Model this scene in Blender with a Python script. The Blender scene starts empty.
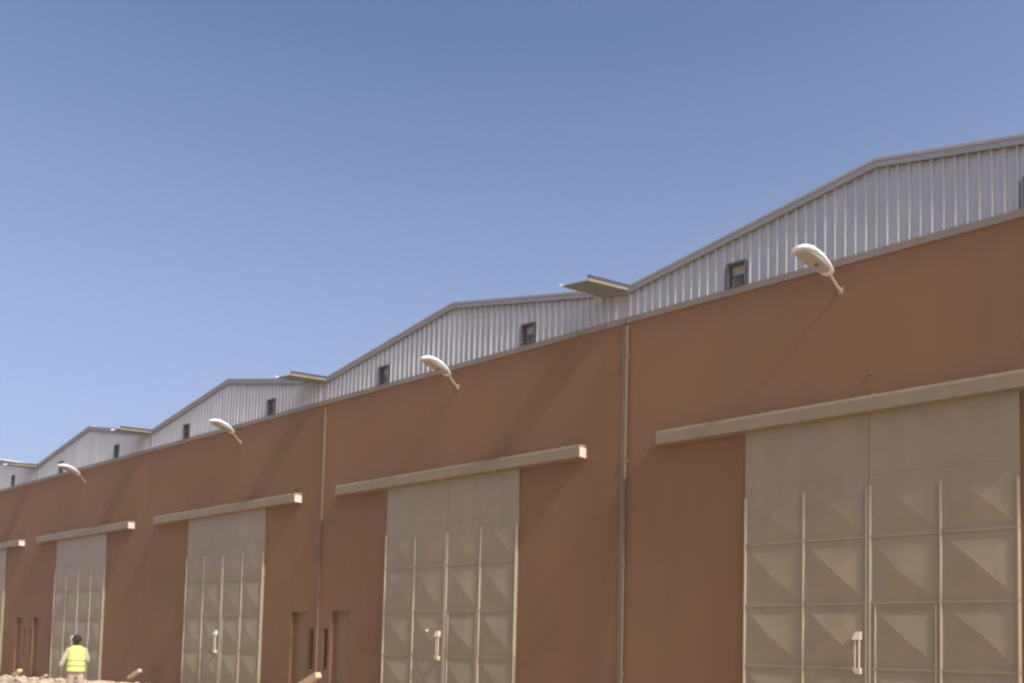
import bpy, bmesh, math, random
from mathutils import Vector, Matrix, noise
random.seed(7)
S = bpy.context.scene
C = S.collection
R_ = math.radians

# ------------------------------------------------------------------ measures
D = 15.375          # camera stands this far in front of the long wall (y = 0)
J0 = -10.6          # joint between first and second unit
PW = 10.32          # unit width
ZP = 8.58           # top of the rendered wall
ZE, ZR = 9.21, 10.16  # valley and ridge heights of the gables

# ------------------------------------------------------------------ materials
def new_mat(name):
    m = bpy.data.materials.new(name); m.use_nodes = True
    return m, m.node_tree.nodes, m.node_tree.links, m.node_tree.nodes['Principled BSDF']

def mat(name, col, rough=.7, metal=0., var=.12, scale=3., bump=0., bscale=60., streak=0., tint=None, patch=0.):
    m, N, L, B = new_mat(name)
    B.inputs['Roughness'].default_value = rough
    B.inputs['Metallic'].default_value = metal
    tc = N.new('ShaderNodeTexCoord')
    n1 = N.new('ShaderNodeTexNoise'); n1.inputs['Scale'].default_value = scale; n1.inputs['Detail'].default_value = 6
    n1.inputs['Roughness'].default_value = .6
    L.new(tc.outputs['Object'], n1.inputs['Vector'])
    r1 = N.new('ShaderNodeValToRGB')
    r1.color_ramp.elements[0].position = .3; r1.color_ramp.elements[1].position = .7
    t = tint or col
    r1.color_ramp.elements[0].color = (*[c*(1-var) for c in col], 1)
    r1.color_ramp.elements[1].color = (*[min(1, c*(1+var)) for c in t], 1)
    L.new(n1.outputs['Fac'], r1.inputs['Fac'])
    out = r1.outputs['Color']
    if streak > 0:
        mp = N.new('ShaderNodeMapping'); mp.inputs['Scale'].default_value = (3.5, 3.5, .22)
        L.new(tc.outputs['Object'], mp.inputs['Vector'])
        n2 = N.new('ShaderNodeTexNoise'); n2.inputs['Scale'].default_value = 1.; n2.inputs['Detail'].default_value = 5
        L.new(mp.outputs['Vector'], n2.inputs['Vector'])
        r2 = N.new('ShaderNodeMapRange'); r2.inputs['From Min'].default_value = .3; r2.inputs['From Max'].default_value = .7
        r2.inputs['To Min'].default_value = 1-streak; r2.inputs['To Max'].default_value = 1+streak
        L.new(n2.outputs['Fac'], r2.inputs['Value'])
        mx = N.new('ShaderNodeMix'); mx.data_type = 'RGBA'; mx.blend_type = 'MULTIPLY'; mx.inputs['Factor'].default_value = 1
        L.new(out, mx.inputs['A']); L.new(r2.outputs['Result'], mx.inputs['B']); out = mx.outputs['Result']
    if patch > 0:
        n3 = N.new('ShaderNodeTexNoise'); n3.inputs['Scale'].default_value = .35; n3.inputs['Detail'].default_value = 3
        L.new(tc.outputs['Object'], n3.inputs['Vector'])
        r3 = N.new('ShaderNodeMapRange'); r3.inputs['From Min'].default_value = .35; r3.inputs['From Max'].default_value = .65
        r3.inputs['To Min'].default_value = 1-patch; r3.inputs['To Max'].default_value = 1+patch
        L.new(n3.outputs['Fac'], r3.inputs['Value'])
        mx = N.new('ShaderNodeMix'); mx.data_type = 'RGBA'; mx.blend_type = 'MULTIPLY'; mx.inputs['Factor'].default_value = 1
        L.new(out, mx.inputs['A']); L.new(r3.outputs['Result'], mx.inputs['B']); out = mx.outputs['Result']
    L.new(out, B.inputs['Base Color'])
    if bump > 0:
        nb = N.new('ShaderNodeTexNoise'); nb.inputs['Scale'].default_value = bscale; nb.inputs['Detail'].default_value = 4
        L.new(tc.outputs['Object'], nb.inputs['Vector'])
        bp = N.new('ShaderNodeBump'); bp.inputs['Strength'].default_value = bump; bp.inputs['Distance'].default_value = .02
        L.new(nb.outputs['Fac'], bp.inputs['Height']); L.new(bp.outputs['Normal'], B.inputs['Normal'])
    return m

M = dict(
    render=mat('render_brown', (.240, .118, .056), .95, var=.04, scale=.55, bump=.3, bscale=40, streak=.028, patch=.06, tint=(.210, .119, .053)),
    joint=mat('joint_filler', (.16, .085, .055), .9),
    door=mat('door_paint', (.290, .236, .138), .4, var=.07, scale=2.2, streak=.05, patch=.04),
    rail=mat('rail_paint', (.26, .205, .125), .6, var=.08, scale=4, streak=.03),
    sheet=mat('sheet_metal', (.50, .495, .48), .42, metal=.45, var=.05, scale=1.2, streak=.05),
    barge=mat('barge_flashing', (.30, .305, .31), .45, var=.06, scale=2),
    barge_dark=mat('barge_lower', (.27, .28, .285), .5, var=.06, scale=2),
    coping=mat('coping_flashing', (.225, .19, .145), .6, var=.10, scale=2.5),
    roof=mat('roof_sheet', (.50, .50, .52), .45, var=.05),
    gutter=mat('gutter_metal', (.21, .21, .20), .5, var=.05),
    gutter_blue=mat('gutter_edge', (.03, .035, .05), .5, var=.05),
    dark=mat('dark_frame', (.12, .11, .105), .6),
    louvre=mat('louvre_metal', (.44, .43, .42), .5),
    glass=mat('dark_glass', (.035, .025, .018), .2),
    pdoor=mat('small_door_paint', (.245, .150, .072), .6, var=.05),
    pipe=mat('pipe_paint', (.17, .125, .08), .55, var=.08),
    lamp=mat('lamp_shell', (.84, .85, .83), .4, var=.04),
    lens=mat('lamp_lens', (.42, .42, .37), .25, var=.04),
    stile=mat('stile_sunlit', (.43, .365, .25), .42, .12, var=.05),  # paler than the door: sunlight on the bar edges is put into the colour
    cap=mat('end_cap_sunlit', (.70, .64, .55), .4, var=.04),  # paler than the rail: sun on its end face is put into the colour
    arm=mat('lamp_arm', (.46, .36, .31), .5),
    bolt=mat('bolt_paint', (.68, .58, .42), .45),
    ground=mat('sand', (.50, .36, .245), .95, var=.12, scale=.7, bump=.6, bscale=9, patch=.08),
    rubble=mat('rubble_stone', (.52, .42, .31), .95, var=.25, scale=1.6, bump=.8, bscale=12),
    wood=mat('raw_timber', (.62, .46, .30), .8, var=.15, scale=6),
    vest=mat('vest_cloth', (.62, .68, .20), .8, var=.05, scale=8),
    strip=mat('reflective_strip', (.50, .52, .22), .4, var=.04),
    shirt=mat('shirt_cloth', (.52, .43, .33), .9, var=.08, scale=9),
    trousers=mat('trouser_cloth', (.45, .35, .28), .9, var=.10, scale=7),
    skin=mat('skin', (.20, .11, .07), .6, var=.04),
    hair=mat('hair', (.018, .016, .018), .8),
    shoe=mat('shoe_leather', (.04, .03, .025), .6),
)

# ------------------------------------------------------------------ helpers
def obj(name, bm, m, parent=None, smooth=False, bevel=0.):
    if bevel > 0:
        bmesh.ops.bevel(bm, geom=list(bm.edges), offset=bevel, segments=1, affect='EDGES')
    bmesh.ops.recalc_face_normals(bm, faces=bm.faces)
    me = bpy.data.meshes.new(name); bm.to_mesh(me); bm.free()
    me.materials.append(M[m])
    if smooth:
        for p in me.polygons: p.use_smooth = True
    o = bpy.data.objects.new(name, me); C.objects.link(o)
    if parent: o.parent = parent
    return o

def thing(name, label, cat, loc=(0, 0, 0), rotz=0, group=None):
    o = bpy.data.objects.new(name, None); C.objects.link(o)
    o.empty_display_size = .2
    o.location = loc; o.rotation_euler = (0, 0, rotz)
    o['label'] = label; o['category'] = cat
    if group: o['group'] = group
    return o

def box(bm, x0, x1, y0, y1, z0, z1):
    v = [bm.verts.new(p) for p in ((x0,y0,z0),(x1,y0,z0),(x1,y1,z0),(x0,y1,z0),(x0,y0,z1),(x1,y0,z1),(x1,y1,z1),(x0,y1,z1))]
    for f in ((0,3,2,1),(4,5,6,7),(0,1,5,4),(1,2,6,5),(2,3,7,6),(3,0,4,7)):
        bm.faces.new([v[i] for i in f])

def prism(bm, pts, axis_from, axis_to):
    """pts: list of (x,z); extruded along y"""
    a = [bm.verts.new((x, axis_from, z)) for x, z in pts]
    b = [bm.verts.new((x, axis_to, z)) for x, z in pts]
    bm.faces.new(a); bm.faces.new(list(reversed(b)))
    n = len(pts)
    for i in range(n):
        bm.faces.new((a[i], b[i], b[(i+1) % n], a[(i+1) % n]))

def tube(bm, pts, rad, seg=10):
    pts = [Vector(p) for p in pts]
    if not isinstance(rad, (list, tuple)): rad = [rad]*len(pts)
    rings = []
    for i, p in enumerate(pts):
        t = (pts[min(i+1, len(pts)-1)] - pts[max(i-1, 0)]).normalized()
        up = Vector((0, 0, 1)) if abs(t.z) < .9 else Vector((1, 0, 0))
        a = t.cross(up).normalized(); b = a.cross(t)
        rings.append([bm.verts.new(p + rad[i]*(a*math.cos(k*2*math.pi/seg) + b*math.sin(k*2*math.pi/seg))) for k in range(seg)])
    for i in range(len(rings)-1):
        for k in range(seg):
            bm.faces.new((rings[i][k], rings[i][(k+1) % seg], rings[i+1][(k+1) % seg], rings[i+1][k]))
    bm.faces.new(rings[0][::-1]); bm.faces.new(rings[-1])

def wall_holes(bm, x0, x1, z0, z1, y0, y1, holes):
    """wall slab y0(front)..y1(back) with rectangular holes (hx0,hx1,hz0,hz1)"""
    xs = sorted({x0, x1, *[h[0] for h in holes], *[h[1] for h in holes]})
    zs = sorted({z0, z1, *[h[2] for h in holes], *[h[3] for h in holes]})
    cache = {}
    def V(x, y, z):
        k = (round(x, 4), round(y, 4), round(z, 4))
        if k not in cache: cache[k] = bm.verts.new(k)
        return cache[k]
    def solid(i, j):
        if i < 0 or j < 0 or i >= len(xs)-1 or j >= len(zs)-1: return False
        cx, cz = (xs[i]+xs[i+1])/2, (zs[j]+zs[j+1])/2
        return not any(h[0] < cx < h[1] and h[2] < cz < h[3] for h in holes)
    for i in range(len(xs)-1):
        for j in range(len(zs)-1):
            if not solid(i, j): continue
            a, b, c, d = xs[i], xs[i+1], zs[j], zs[j+1]
            bm.faces.new((V(a,y0,c), V(b,y0,c), V(b,y0,d), V(a,y0,d)))
            bm.faces.new((V(a,y1,c), V(a,y1,d), V(b,y1,d), V(b,y1,c)))
            if not solid(i-1, j): bm.faces.new((V(a,y0,c), V(a,y0,d), V(a,y1,d), V(a,y1,c)))
            if not solid(i+1, j): bm.faces.new((V(b,y0,c), V(b,y1,c), V(b,y1,d), V(b,y0,d)))
            if not solid(i, j-1): bm.faces.new((V(a,y0,c), V(a,y1,c), V(b,y1,c), V(b,y0,c)))
            if not solid(i, j+1): bm.faces.new((V(a,y0,d), V(b,y0,d), V(b,y1,d), V(a,y1,d)))

# ------------------------------------------------------------------ the warehouse units
ROWS = [.06, .40, 1.46, 2.56, 3.69, 4.78, 5.86]
COLW = 1.145
DW = COLW*4                     # clear door width
DOOR_Y = -.045

def stile(bm, x0, x1, y0, y1, z0, z1):
    pts = [(x0, y1), (x0+.004, y0), (x1-.020, y0), (x1, y1)]
    a = [bm.verts.new((x, y, z0)) for x, y in pts]; b = [bm.verts.new((x, y, z1)) for x, y in pts]
    bm.faces.new(a); bm.faces.new(b[::-1])
    for i in range(4): bm.faces.new((a[i], b[i], b[(i+1) % 4], a[(i+1) % 4]))

def leaf(root, x0, cols, latch_side, wicket, lock=False, zo=0.):
    """one half of the sliding door: steel skin with pressed pyramids in a frame of bars"""
    w = COLW*cols
    bm = bmesh.new()
    box(bm, x0+.004, x0+w-.004, DOOR_Y, .03, ROWS[0], ROWS[-1])
    # pressed pyramids
    for c in range(cols):
        for r in range(0, len(ROWS)-2):
            a, b = x0+c*COLW+.10, x0+(c+1)*COLW-.10
            z0, z1 = ROWS[r]+.10, ROWS[r+1]-.12
            if z1-z0 < .3: continue
            cx, cz = (a+b)/2+random.uniform(-.07, .07), (z0+z1)/2+random.uniform(-.07, .07)
            h = random.uniform(.045, .085)
            if r == len(ROWS)-3: h *= 1.
            y = DOOR_Y-.002
            q = [bm.verts.new(p) for p in ((a,y,z0),(b,y,z0),(b,y,z1),(a,y,z1))]
            ap = bm.verts.new((cx, y-h, cz))
            for i in range(4): bm.faces.new((q[i], q[(i+1) % 4], ap))
    lf = obj('door_leaf', bm, 'door', root)
    # frame bars
    st = .036
    for c in range(cols+1):
        x = x0+c*COLW
        xa, xb = x-.016, x+.024
        if c == 0: xa = x0+.004; xb = x0+.050
        if c == cols: xb = x0+w-.004; xa = xb-.046
        bm = bmesh.new()
        stile(bm, xa, xb, DOOR_Y-st, DOOR_Y-.003, ROWS[0]+.002, ROWS[-2]-random.uniform(.20, .36))  # top stops short: shade under the rail is worked into the bar length
        obj('stile', bm, 'stile', lf)
    for r in range(len(ROWS)):
        z = ROWS[r]
        za, zb = z-.030, z+.030
        if r == 0: za, zb = z+.001, z+.08
        if r == len(ROWS)-1: za, zb = z-.07, z-.003
        d = .006 if r >= len(ROWS)-2 else .024
        bm = bmesh.new(); box(bm, x0+.006, x0+w-.006, DOOR_Y-d, DOOR_Y-.003, za, zb)
        obj('crossbar', bm, 'door', lf)
    if wicket:   # small walk-through door let into this leaf
        xa, xb, za, zb = x0+.10, x0+COLW-.05, ROWS[1]-.25, ROWS[3]-.045
        wd = None
        bm = bmesh.new(); box(bm, xa+.036, xb-.036, DOOR_Y-.027, DOOR_Y-.004, zb-.025, zb-.001)
        wd = obj('wicket_head', bm, 'door', lf)
        for q in (xa, xb-.035):
            bm = bmesh.new(); stile(bm, q, q+.035, DOOR_Y-.032, DOOR_Y-.0035, za, zb)
            obj('wicket_stile', bm, 'stile', lf)
    if latch_side:
        x = x0+w-.16
        y = DOOR_Y
        # hooded bolt housing, top and bottom, with twin bars between
        for z, s_ in ((1.97+zo, 1), (1.44+zo, -1)):
            bm = bmesh.new()
            v = [bm.verts.new(p) for p in ((x-.075,y-.03,z-.03),(x+.06,y-.03,z-.03),(x+.06,y-.15,z-.03),(x-.075,y-.15,z-.03),
                                           (x-.02,y-.03,z+.11),(x+.06,y-.03,z+.11),(x+.06,y-.11,z+.11),(x-.02,y-.11,z+.11))]
            if s_ < 0:
                for q in v: q.co.z = z-(q.co.z-z)*.7
            for f in ((0,3,2,1),(4,5,6,7),(0,1,5,4),(1,2,6,5),(2,3,7,6),(3,0,4,7)): bm.faces.new([v[i] for i in f])
            obj('bolt_housing', bm, 'bolt', lf)
        for q in (-.035, .035):
            bm = bmesh.new(); tube(bm, [(x+q, y-.09, 1.42+zo), (x+q, y-.09, 1.95+zo)], .015, 8)
            obj('bolt_bar', bm, 'bolt', lf)
        if not lock: return lf
        bm = bmesh.new()
        tube(bm, [(x-.42, y-.02, 2.08), (x-.42, y-.09, 2.08)], [.045, .03], 10)
        obj('lock', bm, 'bolt', lf)
    return lf

def gable(root, x0, x1, wins):
    xm = (x0+x1)/2
    def top(x):
        return ZR-.05-(ZR-ZE)*abs(x-xm)/((x1-x0)/2)
    y = .03; dp = .058; pitch = .181
    prof = []
    x = x0+.004
    prof.append((x0-.005, y))
    dp0 = dp
    while x+pitch < x1-.01:
        dp = dp0+random.uniform(-.006, .004)
        prof += [(x, y), (x+.066, y), (x+.076, y-dp), (x+.100, y-dp), (x+.130, y)]
        x += pitch
    prof.append((x1-.006, y))
    xs = [p[0] for p in prof]
    bm = bmesh.new()
    wins = [(min(xs, key=lambda q: abs(q-a)), min(xs, key=lambda q: abs(q-b)), c, d) for a, b, c, d in wins]
    def strip(p, q, lo, hi):
        a, b = p, q
        l0, l1 = (lo, lo); h0 = hi if hi is not None else top(a[0]); h1 = hi if hi is not None else top(b[0])
        vs = [bm.verts.new((a[0], a[1], l0)), bm.verts.new((b[0], b[1], l1)), bm.verts.new((b[0], b[1], h1)), bm.verts.new((a[0], a[1], h0))]
        bm.faces.new(vs)
    for p, q in zip(prof, prof[1:]):
        m = (p[0]+q[0])/2
        w = next((w for w in wins if w[0] < m < w[1]), None)
        if w:
            strip(p, q, ZP+.01, w[2]); strip(p, q, w[3], None)
        else:
            strip(p, q, ZP+.01, None)
    g = obj('gable', bm, 'sheet', root)
    for a, b, c, d in wins:
        bm = bmesh.new()
        t = .016
        wall_holes(bm, a-t, b+.006, c-t, d+t, y-dp-.018, y+.16, [(a+.012, b-.008, c-.004, d-.012)])
        wf = obj('window', bm, 'dark', g)
        bm = bmesh.new()
        box(bm, a+.014, b-.014, y+.10, y+.13, c+.014, d-.014)
        obj('pane', bm, 'louvre', wf)
        # small open hopper flap and a cross bar in front of the pane
        bm = bmesh.new()
        zc = (c+d)/2
        box(bm, a+.014, b-.014, y+.03, y+.06, zc-.012, zc+.012)
        obj('glazing_bar', bm, 'dark', wf)
        bm = bmesh.new()
        v = [bm.verts.new(p) for p in ((a+.12, y-.05, c+.06), (b-.03, y-.05, c+.06), (b-.03, y+.05, zc-.02), (a+.12, y+.05, zc-.02))]
        bm.faces.new(v)
        obj('hopper_flap', bm, 'dark', wf)
    return g

def downpipe(root, x, r=.045):
    bm = bmesh.new()
    box(bm, x-r, x+r, -.045-1.5*r, -.045 if r > .03 else -.002, .05, ZP-.12)
    dpz = obj('downpipe', bm, 'pipe', root)
    for z in ((1.2, 3.4, 5.6, 7.8) if r > .03 else ()):
        bm = bmesh.new(); box(bm, x-r-.012, x+r+.012, -.118, -.001, z-.02, z+.02)
        obj('pipe_bracket', bm, 'pipe', dpz)

def chute(root, xc):
    """valley gutter run out over the wall: an open trough, slightly askew, its mouth out in front"""
    yb, yf = .02, -1.05
    back = (xc-.66, xc+.10, 9.33); front = (xc-.90, xc-.25, 9.30)
    def slab(bm, q):
        a = [bm.verts.new((x, yb, z)) for x, z in q(*back)]; b = [bm.verts.new((x, yf, z)) for x, z in q(*front)]
        n = len(a); bm.faces.new(a); bm.faces.new(b[::-1])
        for i in range(n): bm.faces.new((a[i], b[i], b[(i+1) % n], a[(i+1) % n]))
    bm = bmesh.new()
    slab(bm, lambda l, r, z: [(l, z-.07), (r, z-.12), (r, z-.10), (l, z-.05)])
    tr = obj('valley_gutter', bm, 'gutter', root)
    bm = bmesh.new()
    slab(bm, lambda l, r, z: [(r+.002, z-.055), (r+.035, z-.055), (r+.035, z+.005), (r+.002, z+.005)])
    obj('gutter_edge', bm, 'gutter_blue', tr)
    bm = bmesh.new()
    slab(bm, lambda l, r, z: [(r+.002, z-.122), (r+.026, z-.122), (r+.026, z-.057), (r+.002, z-.057)])
    obj('gutter_side', bm, 'coping', tr)
    bm = bmesh.new()
    slab(bm, lambda l, r, z: [(l-.10, z-.035), (l-.002, z-.072), (l-.002, z-.045), (l-.09, z+.010)])
    obj('gutter_lip', bm, 'lamp', tr)  # white shell colour stands for sunlight on the lip's inner face

GROUP = 'warehouse units in one long row'
def unit(x1, label, pipe, pdoor, sh=0., wleft=2.62, wright=2.46, ds=-.10):
    x0 = x1-PW; xm = (x0+x1)/2
    root = thing('warehouse', label, 'warehouse', (xm, 0, 0), 0, GROUP)
    g = .011
    a, b = x0+g, x1-g
    dx0, dx1 = xm-DW/2+ds, xm+DW/2+ds
    L = []     # built in world coordinates, shifted to the root afterwards
    holes = [(dx0, dx1, .03, 5.92)]
    small = []
    if pdoor == 'right': pd = (x1-1.27-sh, x1-.47-sh, .05, 2.62); sl = (x1-.38-sh, x1-.17-sh, 1.0, 2.13)
    if pdoor == 'left': pd = (x0+.62-sh, x0+1.44-sh, .05, 2.62); sl = (x0+.28-sh, x0+.49-sh, 1.0, 2.13)
    if pdoor: holes += [pd, sl]
    bm = bmesh.new()
    wall_holes(bm, a, b, 0, ZP, 0, .28, holes)
    obj('wall', bm, 'render', root)
    for q in ((a, a+.2, .283, 30), (b-.2, b, .283, 30), (a+.202, b-.202, 29.8, 30)):
        bm = bmesh.new(); box(bm, *q, 0, ZE-.1); obj('side_wall' if q[2] < 1 else 'back_wall', bm, 'render', root)
    # expansion joint filler set back between units
    bm = bmesh.new(); box(bm, a-.0105, a-.0015, .02, .27, .02, ZP-.01)
    obj('joint', bm, 'joint', root)
    # coping strip
    bm = bmesh.new()
    pts = [(.30, ZP+.003), (-.003, ZP+.003), (-.003, ZP-.050), (-.020, ZP-.050), (-.036, ZP+.028), (-.034, ZP+.09), (-.028, ZP+.09), (.30, ZP+.032)]
    pts = [(.30, ZP+.003), (-.003, ZP+.003), (-.003, ZP-.045), (-.034, ZP-.045), (-.034, ZP+.085), (.028, ZP+.085), (.030, ZP+.032), (.30, ZP+.032)]
    va = [bm.verts.new((a, y, z)) for y, z in pts]; vb = [bm.verts.new((b, y, z)) for y, z in pts]
    bm.faces.new(va); bm.faces.new(vb[::-1])
    for i in range(8): bm.faces.new((va[i], vb[i], vb[(i+1) % 8], va[(i+1) % 8]))
    obj('coping', bm, 'coping', root)
    # sliding door leaves
    leaf(root, dx0, 2, True, False, abs(x1-J0) < .1, -.22 if ds == -.25 else 0.)
    leaf(root, dx0+2*COLW, 2, False, True)
    # hood rail
    rx0, rx1 = x0+.93, x1-.98
    bm = bmesh.new()
    pts = [(-.002, 5.80), (-.25, 5.80), (-.25, 6.02), (-.235, 6.07), (-.002, 6.10)]
    va = [bm.verts.new((rx0, y, z)) for y, z in pts]; vb = [bm.verts.new((rx1, y, z)) for y, z in pts]
    bm.faces.new(va); bm.faces.new(vb[::-1])
    for i in range(5): bm.faces.new((va[i], vb[i], vb[(i+1) % 5], va[(i+1) % 5]))
    rl = obj('door_rail', bm, 'rail', root)
    bm = bmesh.new(); box(bm, rx1+.001, rx1+.006, -.248, -.004, 5.803, 6.018)
    obj('end_cap', bm, 'cap', rl)
    for k in range(5):
        xx = rx0+.6+k*(rx1-rx0-1.2)/4
        bm = bmesh.new(); box(bm, xx-.03, xx+.03, -.08, -.003, 6.104, 6.135)
        obj('rail_bracket', bm, 'rail', rl)
    # eye hook high above the rail
    if pipe == 1.:
        bm = bmesh.new()
        tube(bm, [(xm-.08, -.001, 6.50), (xm-.08, -.05, 6.50), (xm-.08, -.06, 6.55)], .022, 8)
        obj('wall_hook', bm, 'render', root)
    if pdoor:
        bm = bmesh.new(); box(bm, pd[0]+.002, pd[1]-.002, .17, .21, pd[2]+.002, pd[3]-.002)
        d = obj('side_door', bm, 'pdoor', root)
        bm = bmesh.new()
        t = .05
        wall_holes(bm, pd[0]+.003, pd[1]-.003, pd[2]+.003, pd[3]-.003, .13, .168, [(pd[0]+t, pd[1]-t, pd[2]+.02, pd[3]-t)])
        obj('door_frame', bm, 'pdoor', d)
        hx = pd[1]-.12 if pdoor == 'right' else pd[0]+.12
        bm = bmesh.new(); tube(bm, [(hx, .168, 1.1), (hx, .11, 1.1), (hx-.1 if pdoor == 'right' else hx+.1, .11, 1.1)], .012, 8)
        obj('handle', bm, 'dark', d)
        bm = bmesh.new(); box(bm, sl[0]+.002, sl[1]-.002, .12, .15, sl[2]+.002, sl[3]-.002)
        w = obj('slot_window', bm, 'glass', root)
        bm = bmesh.new()
        wall_holes(bm, sl[0]+.003, sl[1]-.003, sl[2]+.003, sl[3]-.003, .09, .118, [(sl[0]+.022, sl[1]-.022, sl[2]+.02, sl[3]-.02)])
        obj('frame', bm, 'dark', w)
    # gable
    wz = (ZP+.115, ZP+.57)
    gb = gable(root, x0, x1, [(xm-wleft-.17, xm-wleft+.17, *wz), (xm+wright-.17, xm+wright+.17, *wz)])
    # barge flashing, two laps
    k = (ZR-ZE)/(PW/2)
    def band(bm, lo, hi, y0, y1):
        e0, e1 = x0+.003, x1-.003
        prism(bm, [(e0, ZE+lo), (xm, ZR+lo), (e1, ZE+lo), (e1, ZE+hi), (xm, ZR+hi), (e0, ZE+hi)], y0, y1)
    bm = bmesh.new(); band(bm, -.065, .035, -.078, -.060)
    bg = obj('barge_board', bm, 'barge_dark', root)
    bm = bmesh.new(); band(bm, .037, .085, -.092, -.02)
    obj('barge_cap', bm, 'barge', bg)
    bm = bmesh.new(); band(bm, -.03, .034, -.057, 29.9)
    rf = obj('roof', bm, 'roof', root)
    bm = bmesh.new(); tube(bm, [(xm, .03, ZR+.05), (xm, 29.9, ZR+.06)], .09, 8)
    obj('ridge_cap', bm, 'roof', rf)
    chute(root, x0)
    if pipe > 0:
        downpipe(root, x0+.045, .045*pipe)
    # move everything under the root so that it pivots at the unit's base
    for ch in list(root.children):
        ch.location.x -= xm
    return root

unit(J0+PW, 'nearest brown warehouse unit, its gable cut by the right edge, downpipe on its left', 1.0, None)
unit(J0, 'second brown warehouse unit, right of the thinner downpipe, whole gable seen above a wide door', .25, 'left', ds=.02)
unit(J0-PW, 'third brown warehouse unit with a side door at its right end, no worker in front', 0, 'right', ds=.14)
unit(J0-2*PW, 'brown warehouse unit standing behind the worker in the yellow vest', 0, 'left', .22, ds=-.25)
unit(J0-3*PW, 'farthest brown warehouse unit, cut by the left edge, only half its gable showing', 0, 'right', .22)

# ------------------------------------------------------------------ lamps on the wall
def lamp(base, tip, label):
    base = Vector(base); tip = Vector(tip)
    root = thing('wall_lamp', label, 'street lamp', base, 0, 'floodlights on arms along the wall top')
    v = tip-base
    yaw = math.atan2(-v.x, -v.y)         # swing of the arm
    root.rotation_euler = (0, 0, -yaw+0)
    Lh = math.hypot(v.x, v.y); rise = v.z
    # local frame: -y away from wall
    e = .34
    bm = bmesh.new()
    box(bm, -.04, .04, -.012, -.001, -.06, .06)
    obj('wall_plate', bm, 'arm', root)
    bm = bmesh.new()
    tube(bm, [(0, -.013, 0), (0, -.12, .04), (0, -e-.02, .04+rise*.5)], .024, 10)
    obj('arm', bm, 'arm', root)
    # head: lofted cobra shape
    bm = bmesh.new()
    secs = [(.00, .050, .050, .00), (.06, .110, .075, .005), (.22, .150, .100, .035), (.45, .180, .115, .060), (.70, .190, .105, .055),
            (.87, .165, .085, .030), (.96, .110, .055, .005), (1.0, .050, .025, -.012)]
    HL = Lh-e
    rings = []
    for s, hw, hh, dz in secs:
        y = -e-s*HL; z = .04+rise*(.5+.5*s)+dz
        ring = []
        for k in range(16):
            a = k*2*math.pi/16
            ca, sa = math.cos(a), math.sin(a)
            zz = sa*hh if sa > 0 else sa*hh*.35
            ring.append(bm.verts.new((math.copysign(abs(ca)**.8, ca)*hw, y, z+zz)))
        rings.append(ring)
    for i in range(len(rings)-1):
        for k in range(16): bm.faces.new((rings[i][k], rings[i][(k+1) % 16], rings[i+1][(k+1) % 16], rings[i+1][k]))
    bm.faces.new(rings[0]); bm.faces.new(rings[-1][::-1])
    h = obj('lamp_head', bm, 'lamp', root, smooth=True)
    # shallow glazed tray filling most of the underside
    bm = bmesh.new()
    ym = -e-.52*HL; zm = .04+rise*.76+.005
    nseg = 20; prev = None
    for f, dz in ((1., .02), (1., -.012), (.86, -.030)):
        ring = []
        for k in range(nseg):
            a = k*2*math.pi/nseg; ca, sa = math.cos(a), math.sin(a)
            yy = ym+math.copysign(abs(sa)**.7, sa)*HL*.42*f
            ring.append(bm.verts.new((math.copysign(abs(ca)**.7, ca)*.150*f*(1-.25*sa*(1 if sa > 0 else 0)), yy, zm+dz+rise*.5*(ym-yy)/HL)))
        if prev:
            for k in range(nseg): bm.faces.new((prev[k], prev[(k+1) % nseg], ring[(k+1) % nseg], ring[k]))
        prev = ring
    bm.faces.new(prev)
    obj('lens', bm, 'lens', h)
    bm = bmesh.new()
    tube(bm, [(.02, -e-.45*HL, zm-.0), (.02, -e-.45*HL, zm-.075)], [.045, .030], 10)
    obj('sensor', bm, 'dark', h)
    return root

lamp((-6.05, 0, 8.09), (-6.27, -1.38, 8.39), 'nearest white wall lamp, large and pale, right of a small gable window')
lamp((-15.57, 0, 8.09), (-15.43, -1.35, 8.39), 'white wall lamp second in size, between the two small windows of the second gable')
lamp((-25.30, 0, 8.07), (-24.92, -1.30, 8.39), 'slim white wall lamp above the third sliding door from the right')
lamp((-36.62, 0, 8.04), (-36.0, -1.30, 8.36), 'smallest white wall lamp, nearest the left edge, high above the worker')

# ------------------------------------------------------------------ ground and rubble
bm = bmesh.new()
gx = [-1500, -400, -150, -80, -60]+[-50+i*1.0 for i in range(61)]+[20, 60, 200, 1500]
gy = [-1500, -300, -80, -40, -25]+[-20+i*1.0 for i in range(21)]+[10, 60, 300, 1500]
vv = []
for y in gy:
    row = []
    for x in gx:
        z = 0.
        if -50 < x < 10 and -20 < y < -1:
            z = .05*noise.noise(Vector((x*.35, y*.35, 0)))
        row.append(bm.verts.new((x, y, z-.005)))
    vv.append(row)
for j in range(len(gy)-1):
    for i in range(len(gx)-1):
        bm.faces.new((vv[j][i], vv[j][i+1], vv[j+1][i+1], vv[j+1][i]))
g = obj('ground', bm, 'ground'); g['kind'] = 'structure'

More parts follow.
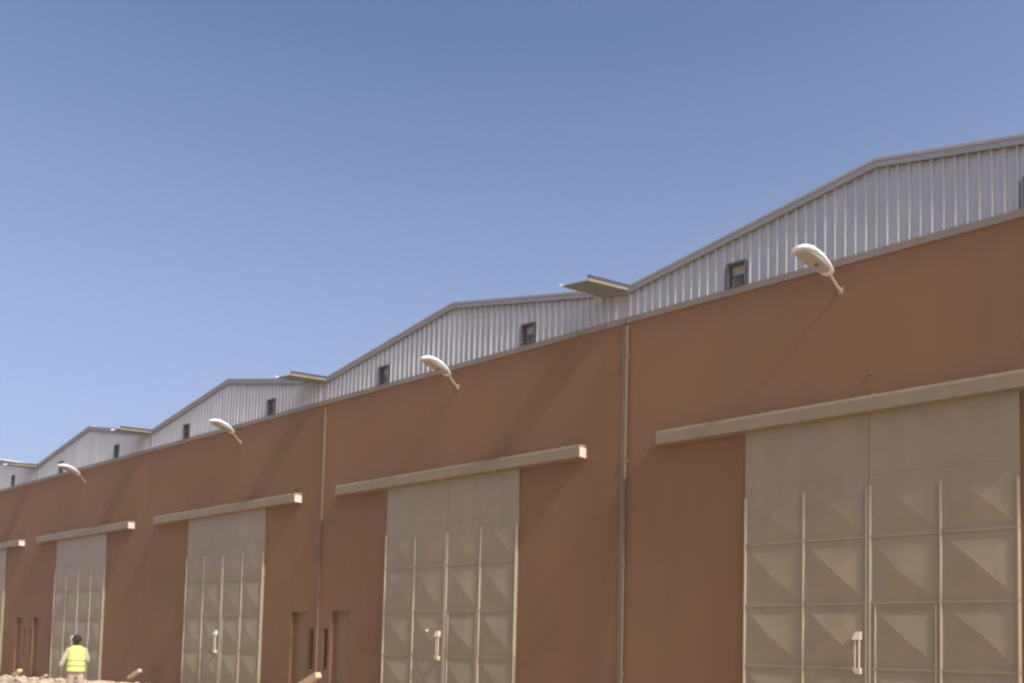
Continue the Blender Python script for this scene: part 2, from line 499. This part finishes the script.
bm = bmesh.new()
A = Vector((-41, -5.6, 0)); B = Vector((-24.3, -.95, 0))
n, w = 110, 14
rows = []
dirv = (B-A).normalized(); nor = Vector((-dirv.y, dirv.x, 0))
for i in range(n+1):
    t = i/n
    row = []
    for j in range(w+1):
        s = j/w*2-1
        p = A.lerp(B, t)+nor*s*1.15
        prof = max(0, 1-s*s)**.7
        end = min(1, (1-t)*7, t*8)
        hgt = (.40+.10*noise.noise(Vector((p.x*.5, p.y*.5, 3)))+.14*noise.noise(Vector((p.x*1.7, p.y*1.7, 9)))+.07*noise.noise(Vector((p.x*4.5, p.y*4.5, 1))))*(1-.28*t)
        row.append(bm.verts.new((p.x, p.y, hgt*prof*end-.03)))
    rows.append(row)
for i in range(n):
    for j in range(w): bm.faces.new((rows[i][j], rows[i+1][j], rows[i+1][j+1], rows[i][j+1]))
def stone(bm, p, r):
    res = bmesh.ops.create_icosphere(bm, subdivisions=1, radius=r)
    sc = Vector((random.uniform(.7, 1.4), random.uniform(.7, 1.3), random.uniform(.45, .9)))
    rot = Matrix.Rotation(random.uniform(0, 6.28), 3, 'Z') @ Matrix.Rotation(random.uniform(-.5, .5), 3, 'X')
    for v in res['verts']:
        q = Vector((v.co.x*sc.x, v.co.y*sc.y, v.co.z*sc.z))*(1+random.uniform(-.2, .2))
        v.co = rot @ q + p
for i in range(420):
    t = random.random(); s = random.gauss(0, .45)
    p = A.lerp(B, t)+nor*s*1.15
    hz = (.38*(1-.28*t))*max(0, 1-s*s)**.7*min(1, (1-t)*7, t*8)
    r = random.uniform(.03, .12)
    stone(bm, Vector((p.x, p.y, hz+.01)), r)
for i in range(160):
    p = Vector((random.uniform(-40, -14), random.uniform(-3.5, -.4), .02))
    stone(bm, p, random.uniform(.03, .10))
rb = obj('rubble', bm, 'rubble'); rb['kind'] = 'stuff'; rb['label'] = 'low heap of pinkish broken stone and earth along the wall foot'; rb['category'] = 'rubble'

def plank(name, a, b, w, t, label, cat, m='wood'):
    a, b = Vector(a), Vector(b)
    root_loc = (a+b)/2
    dv = (b-a); L = dv.length
    bm = bmesh.new(); box(bm, -L/2, L/2, -w/2, w/2, -t/2, t/2)
    bmesh.ops.bevel(bm, geom=list(bm.edges), offset=.006, segments=1, affect='EDGES')
    for v in bm.verts: v.co += Vector((0, 0, .01*math.sin(v.co.x*5)))
    o = obj(name, bm, m); o.location = root_loc
    o.rotation_mode = 'QUATERNION'; o.rotation_quaternion = dv.to_track_quat('X', 'Z')
    o['label'] = label; o['category'] = cat
    return o


plank('timber_offcut', (-32.2, -3.86, .44), (-31.65, -3.86, .62), .14, .09, 'pale timber offcut sticking up from the rubble at the left edge', 'timber')
plank('timber_offcut', (-30.9, -3.55, .36), (-30.45, -3.50, .50), .10, .05, 'thin timber strip lying on the rubble just left of the worker', 'timber')
plank('timber_offcut', (-28.5, -1.72, .50), (-27.85, -1.68, .74), .12, .10, 'short pale timber lying on the rubble right of the worker', 'timber')
plank('concrete_post', (-18.9, -2.50, .34), (-17.33, -2.56, .97), .16, .13, 'pale slanted post end rising at the bottom edge below the side doors', 'post', 'wood')

# ------------------------------------------------------------------ the worker, seen from behind
def skinned(name, nodes, edges, m, parent=None, root_i=0, sub=2):
    me = bpy.data.meshes.new(name+'_cage')
    me.from_pydata([n[0] for n in nodes], edges, [])
    o = bpy.data.objects.new(name, me); C.objects.link(o)
    md = o.modifiers.new('Skin', 'SKIN')
    if not me.skin_vertices: 
        bpy.context.view_layer.objects.active = o
    sv = me.skin_vertices[0].data
    for i, n in enumerate(nodes):
        r = n[1] if isinstance(n[1], tuple) else (n[1], n[1])
        sv[i].radius = r; sv[i].use_root = (i == root_i)
    md.use_smooth_shade = True
    sb = o.modifiers.new('Subdivision', 'SUBSURF'); sb.levels = sub; sb.render_levels = sub
    bpy.context.view_layer.update()
    dg = bpy.context.evaluated_depsgraph_get()
    new = bpy.data.meshes.new_from_object(o.evaluated_get(dg))
    o.modifiers.clear(); o.data = new; new.name = name
    new.materials.clear(); new.materials.append(M[m])
    for p in new.polygons: p.use_smooth = True
    if parent: o.parent = parent
    return o

def loft(name, secs, m, parent, seg=28, cap=True):
    """secs: (cx, cy, z, half width, half depth)"""
    bm = bmesh.new(); rings = []
    for cx, cy, z, hw, hd in secs:
        ring = []
        for k in range(seg):
            a = 2*math.pi*k/seg
            c_, s_ = math.cos(a), math.sin(a)
            ring.append(bm.verts.new((cx+math.copysign(abs(c_)**.8, c_)*hw, cy+math.copysign(abs(s_)**.85, s_)*hd, z)))
        rings.append(ring)
    for i in range(len(rings)-1):
        for k in range(seg): bm.faces.new((rings[i][k], rings[i][(k+1) % seg], rings[i+1][(k+1) % seg], rings[i+1][k]))
    if cap: bm.faces.new(rings[0][::-1]); bm.faces.new(rings[-1])
    return obj(name, bm, m, parent, smooth=True)

fx, fy = -22.6, 9.45
man = thing('person', 'worker seen from behind in a yellow hi-vis vest over long pale sleeves', 'person', (-22.6, -5.88, 0), math.atan2(fy, fx)-math.pi/2)
# local frame: +y is the way the worker faces, x to the worker's right (photo right)
nodes = [((0, 0, .95), (.15, .11)), ((0, .005, 1.12), (.135, .10)), ((0, 0, 1.30), (.165, .115)), ((0, -.01, 1.42), (.12, .09)), ((0, .0, 1.49), .055),
         ((-.01, .015, 1.56), .065), ((-.012, .02, 1.64), (.078, .092)), ((-.012, .02, 1.71), (.062, .075)),
         # left arm (photo left), held away from the body
         ((-.18, -.01, 1.40), .055), ((-.27, -.01, 1.17), .042), ((-.36, .03, .95), .030), ((-.38, .05, .88), (.036, .022)),
         # right arm, elbow bent forward
         ((.18, -.01, 1.40), .055), ((.25, .02, 1.15), .042), ((.20, .22, 1.05), .030), ((.19, .30, 1.04), (.036, .022)),
         # legs
         ((-.10, 0, .86), .085), ((-.115, .05, .48), .058), ((-.12, .02, .09), .040), ((-.125, .13, .04), .036),
         ((.10, 0, .86), .085), ((.115, -.02, .48), .058), ((.12, -.10, .09), .040), ((.125, .01, .04), .036)]
edges = [(0,1),(1,2),(2,3),(3,4),(4,5),(5,6),(6,7),(3,8),(8,9),(9,10),(10,11),(3,12),(12,13),(13,14),(14,15),(0,16),(16,17),(17,18),(18,19),(0,20),(20,21),(21,22),(22,23)]
# fingers and thumbs
def hand(wrist_i, c, fwd, side):
    f = Vector(fwd).normalized(); s = Vector(side).normalized(); nrm = f.cross(s)
    for k, ln in enumerate((.065, .075, .070, .055)):
        b = Vector(c)+s*(.024-.016*k)+f*.03
        i = len(nodes)
        nodes.append((tuple(b), .010)); nodes.append((tuple(b+f*ln*.5+nrm*.006), .0085)); nodes.append((tuple(b+f*ln*.9+nrm*.022), .0075))
        edges.extend([(wrist_i, i), (i, i+1), (i+1, i+2)])
    b = Vector(c)+s*.036; i = len(nodes)
    nodes.append((tuple(b), .012)); nodes.append((tuple(b+f*.03+s*.014), .010)); nodes.append((tuple(b+f*.055+s*.016+nrm*.01), .008))
    edges.extend([(wrist_i, i), (i, i+1), (i+1, i+2)])
hand(11, (-.385, .055, .865), (-.15, .2, -1), (.3, 1, .1))
hand(15, (.19, .31, 1.04), (-.05, 1, -.1), (-.6, .1, .9))
body = skinned('body', nodes, edges, 'skin', man)
# face: nose, ears
for sx in (-1, 1):
    bm = bmesh.new(); r = bmesh.ops.create_icosphere(bm, subdivisions=2, radius=.03)
    for v in r['verts']: v.co = Vector((v.co.x*.35-.012+sx*.083, v.co.y*.7+.015, v.co.z*1.05+1.635))
    obj('ear', bm, 'skin', body, smooth=True)
    bm = bmesh.new(); r = bmesh.ops.create_icosphere(bm, subdivisions=2, radius=.012)
    for v in r['verts']: v.co += Vector((-.012+sx*.032, .105, 1.65))
    obj('eye', bm, 'hair', body, smooth=True)
bm = bmesh.new()
prism(bm, [(-.028, 1.605), (.004, 1.605), (-.012, 1.655)], .105, .135)
obj('nose', bm, 'skin', body)
# hair
bm = bmesh.new()
bmesh.ops.create_uvsphere(bm, u_segments=20, v_segments=14, radius=1)
for v in bm.verts:
    x, y, z = v.co
    if z < -.35 or (y > .45 and z < .35): f = .80
    else: f = 1.0
    j = 1+.05*noise.noise(Vector((x*3, y*3, z*3)))
    v.co = Vector((x*.106*f*j-.012, y*.116*f*j+.005, z*.122*f*j+1.645))
obj('hair', bm, 'hair', body, smooth=True)
# shirt: sleeves, collar and shoulders
sn = [((0, 0, 1.10), (.165, .125)), ((0, 0, 1.30), (.185, .130)), ((0, -.01, 1.41), (.14, .10)), ((0, -.005, 1.47), (.07, .065)),
      ((-.185, -.01, 1.395), .070), ((-.275, -.01, 1.17), .062), ((-.355, .03, .97), .050),
      ((.185, -.01, 1.395), .070), ((.255, .02, 1.15), .060), ((.21, .19, 1.055), .048)]
skinned('shirt', sn, [(0,1),(1,2),(2,3),(2,4),(4,5),(5,6),(2,7),(7,8),(8,9)], 'shirt', man)
tn = [((0, 0, 1.0), (.165, .125)), ((0, 0, .90), (.165, .13)), ((-.10, 0, .80), .105), ((-.115, .05, .48), .085), ((-.12, .02, .10), .070),
      ((.10, 0, .80), .105), ((.115, -.02, .48), .085), ((.12, -.10, .10), .070)]
skinned('trousers', tn, [(0,1),(1,2),(2,3),(3,4),(1,5),(5,6),(6,7)], 'trousers', man)
for sx, y in ((-1, .06), (1, -.06)):
    bm = bmesh.new()
    box(bm, sx*.122-.048, sx*.122+.048, y-.11, y+.16, .0, .075)
    bmesh.ops.bevel(bm, geom=list(bm.edges), offset=.022, segments=2, affect='EDGES')
    obj('shoe', bm, 'shoe', man, smooth=True)
vs = [(0, -.002, .86, .215, .165), (0, -.002, .90, .213, .163), (0, 0, 1.0, .208, .158), (0, 0, 1.12, .205, .155), (0, 0, 1.25, .212, .158),
      (0, -.005, 1.36, .215, .155), (0, -.008, 1.42, .195, .140), (0, -.01, 1.465, .145, .115), (0, -.01, 1.505, .080, .080)]
vest = loft('vest', vs, 'vest', man)
def strips(z0, z1):
    def at(z):
        for a, b in zip(vs, vs[1:]):
            if a[2] <= z <= b[2]:
                t = (z-a[2])/(b[2]-a[2]); return tuple(a[i]+(b[i]-a[i])*t for i in range(5))
    a, b = at(z0), at(z1)
    return [(a[0], a[1], z0, a[3]+.004, a[4]+.004), (b[0], b[1], z1, b[3]+.004, b[4]+.004)]
loft('reflective_strip', strips(.995, 1.045), 'strip', vest)
loft('reflective_strip', strips(1.13, 1.175), 'strip', vest)

# ------------------------------------------------------------------ light
W = bpy.data.worlds.new('World'); S.world = W; W.use_nodes = True
N, L = W.node_tree.nodes, W.node_tree.links
sky = N.new('ShaderNodeTexSky'); sky.sky_type = 'NISHITA'; sky.sun_disc = False
SUN = Vector((1, -.088, 1.)).normalized()
sky.sun_elevation = math.asin(SUN.z)
sky.sun_rotation = math.atan2(SUN.x, SUN.y)
sky.air_density = 1.0; sky.dust_density = 5.0; sky.ozone_density = 1.5; sky.altitude = 300
bg = N['Background']; bg.inputs['Strength'].default_value = .15
# dusty horizon air: pale lavender mixed in towards the horizon
tc = N.new('ShaderNodeTexCoord'); sp = N.new('ShaderNodeSeparateXYZ'); L.new(tc.outputs['Generated'], sp.inputs['Vector'])
mr = N.new('ShaderNodeMapRange'); mr.inputs['From Min'].default_value = 0; mr.inputs['From Max'].default_value = .58
mr.inputs['To Min'].default_value = .75; mr.inputs['To Max'].default_value = 0; L.new(sp.outputs['Z'], mr.inputs['Value'])
mx = N.new('ShaderNodeMix'); mx.data_type = 'RGBA'; L.new(mr.outputs['Result'], mx.inputs['Factor'])
L.new(sky.outputs['Color'], mx.inputs['A']); mx.inputs['B'].default_value = (3.4, 3.75, 5.2, 1)
m2 = N.new('ShaderNodeMix'); m2.data_type = 'RGBA'; m2.blend_type = 'MULTIPLY'; m2.inputs['Factor'].default_value = 1; m2.inputs['B'].default_value = (1.06, 1.09, 1.19, 1)
L.new(mx.outputs['Result'], m2.inputs['A']); L.new(m2.outputs['Result'], bg.inputs['Color'])
sl = bpy.data.lights.new('sun', 'SUN'); sl.energy = 4.0; sl.angle = R_(3.2); sl.color = (1., .95, .87)
so = bpy.data.objects.new('sun', sl); C.objects.link(so)
so.rotation_euler = SUN.to_track_quat('Z', 'Y').to_euler(); so.location = (20, -10, 30)

# ------------------------------------------------------------------ camera
cd = bpy.data.cameras.new('camera'); cam = bpy.data.objects.new('camera', cd); C.objects.link(cam)
cd.sensor_width = 36; cd.lens = 900*36/1024
cd.shift_y = (602.425-341.5)/1024
cd.clip_end = 6000; cd.clip_start = .1
Rm = Matrix(((0.7493726449045937, 0.01954295190560496, 0.6618600396605833), (0.6616831989216847, -0.059567999288681964, -0.747413538628723), (0.02481901153268927, 0.9980329285607559, -0.057569872111908095)))
cam.matrix_world = Matrix.Translation((0, -D, 1.55)) @ Rm.to_4x4()
S.camera = cam
S.view_settings.view_transform = 'Standard'; S.view_settings.look = 'None'; S.view_settings.gamma = 1
S.view_settings.exposure = -.03
S.render.resolution_x, S.render.resolution_y = 1024, 683
S.cycles.filter_width = 2.4

# dusty air
bm = bmesh.new(); box(bm, -1600, 1600, -1600, 1600, -1.5, 13.5)
hz = bmesh.ops and obj('haze', bm, 'dark'); hz['kind'] = 'stuff'
hm = bpy.data.materials.new('dusty_air'); hm.use_nodes = True
hn, hl = hm.node_tree.nodes, hm.node_tree.links
hn.remove(hn['Principled BSDF'])
pv = hn.new('ShaderNodeVolumePrincipled'); pv.inputs['Density'].default_value = .0011
pv.inputs['Color'].default_value = (.93, .90, .86, 1); pv.inputs['Anisotropy'].default_value = .2
hl.new(pv.outputs['Volume'], hn['Material Output'].inputs['Volume'])
hz.data.materials[0] = hm
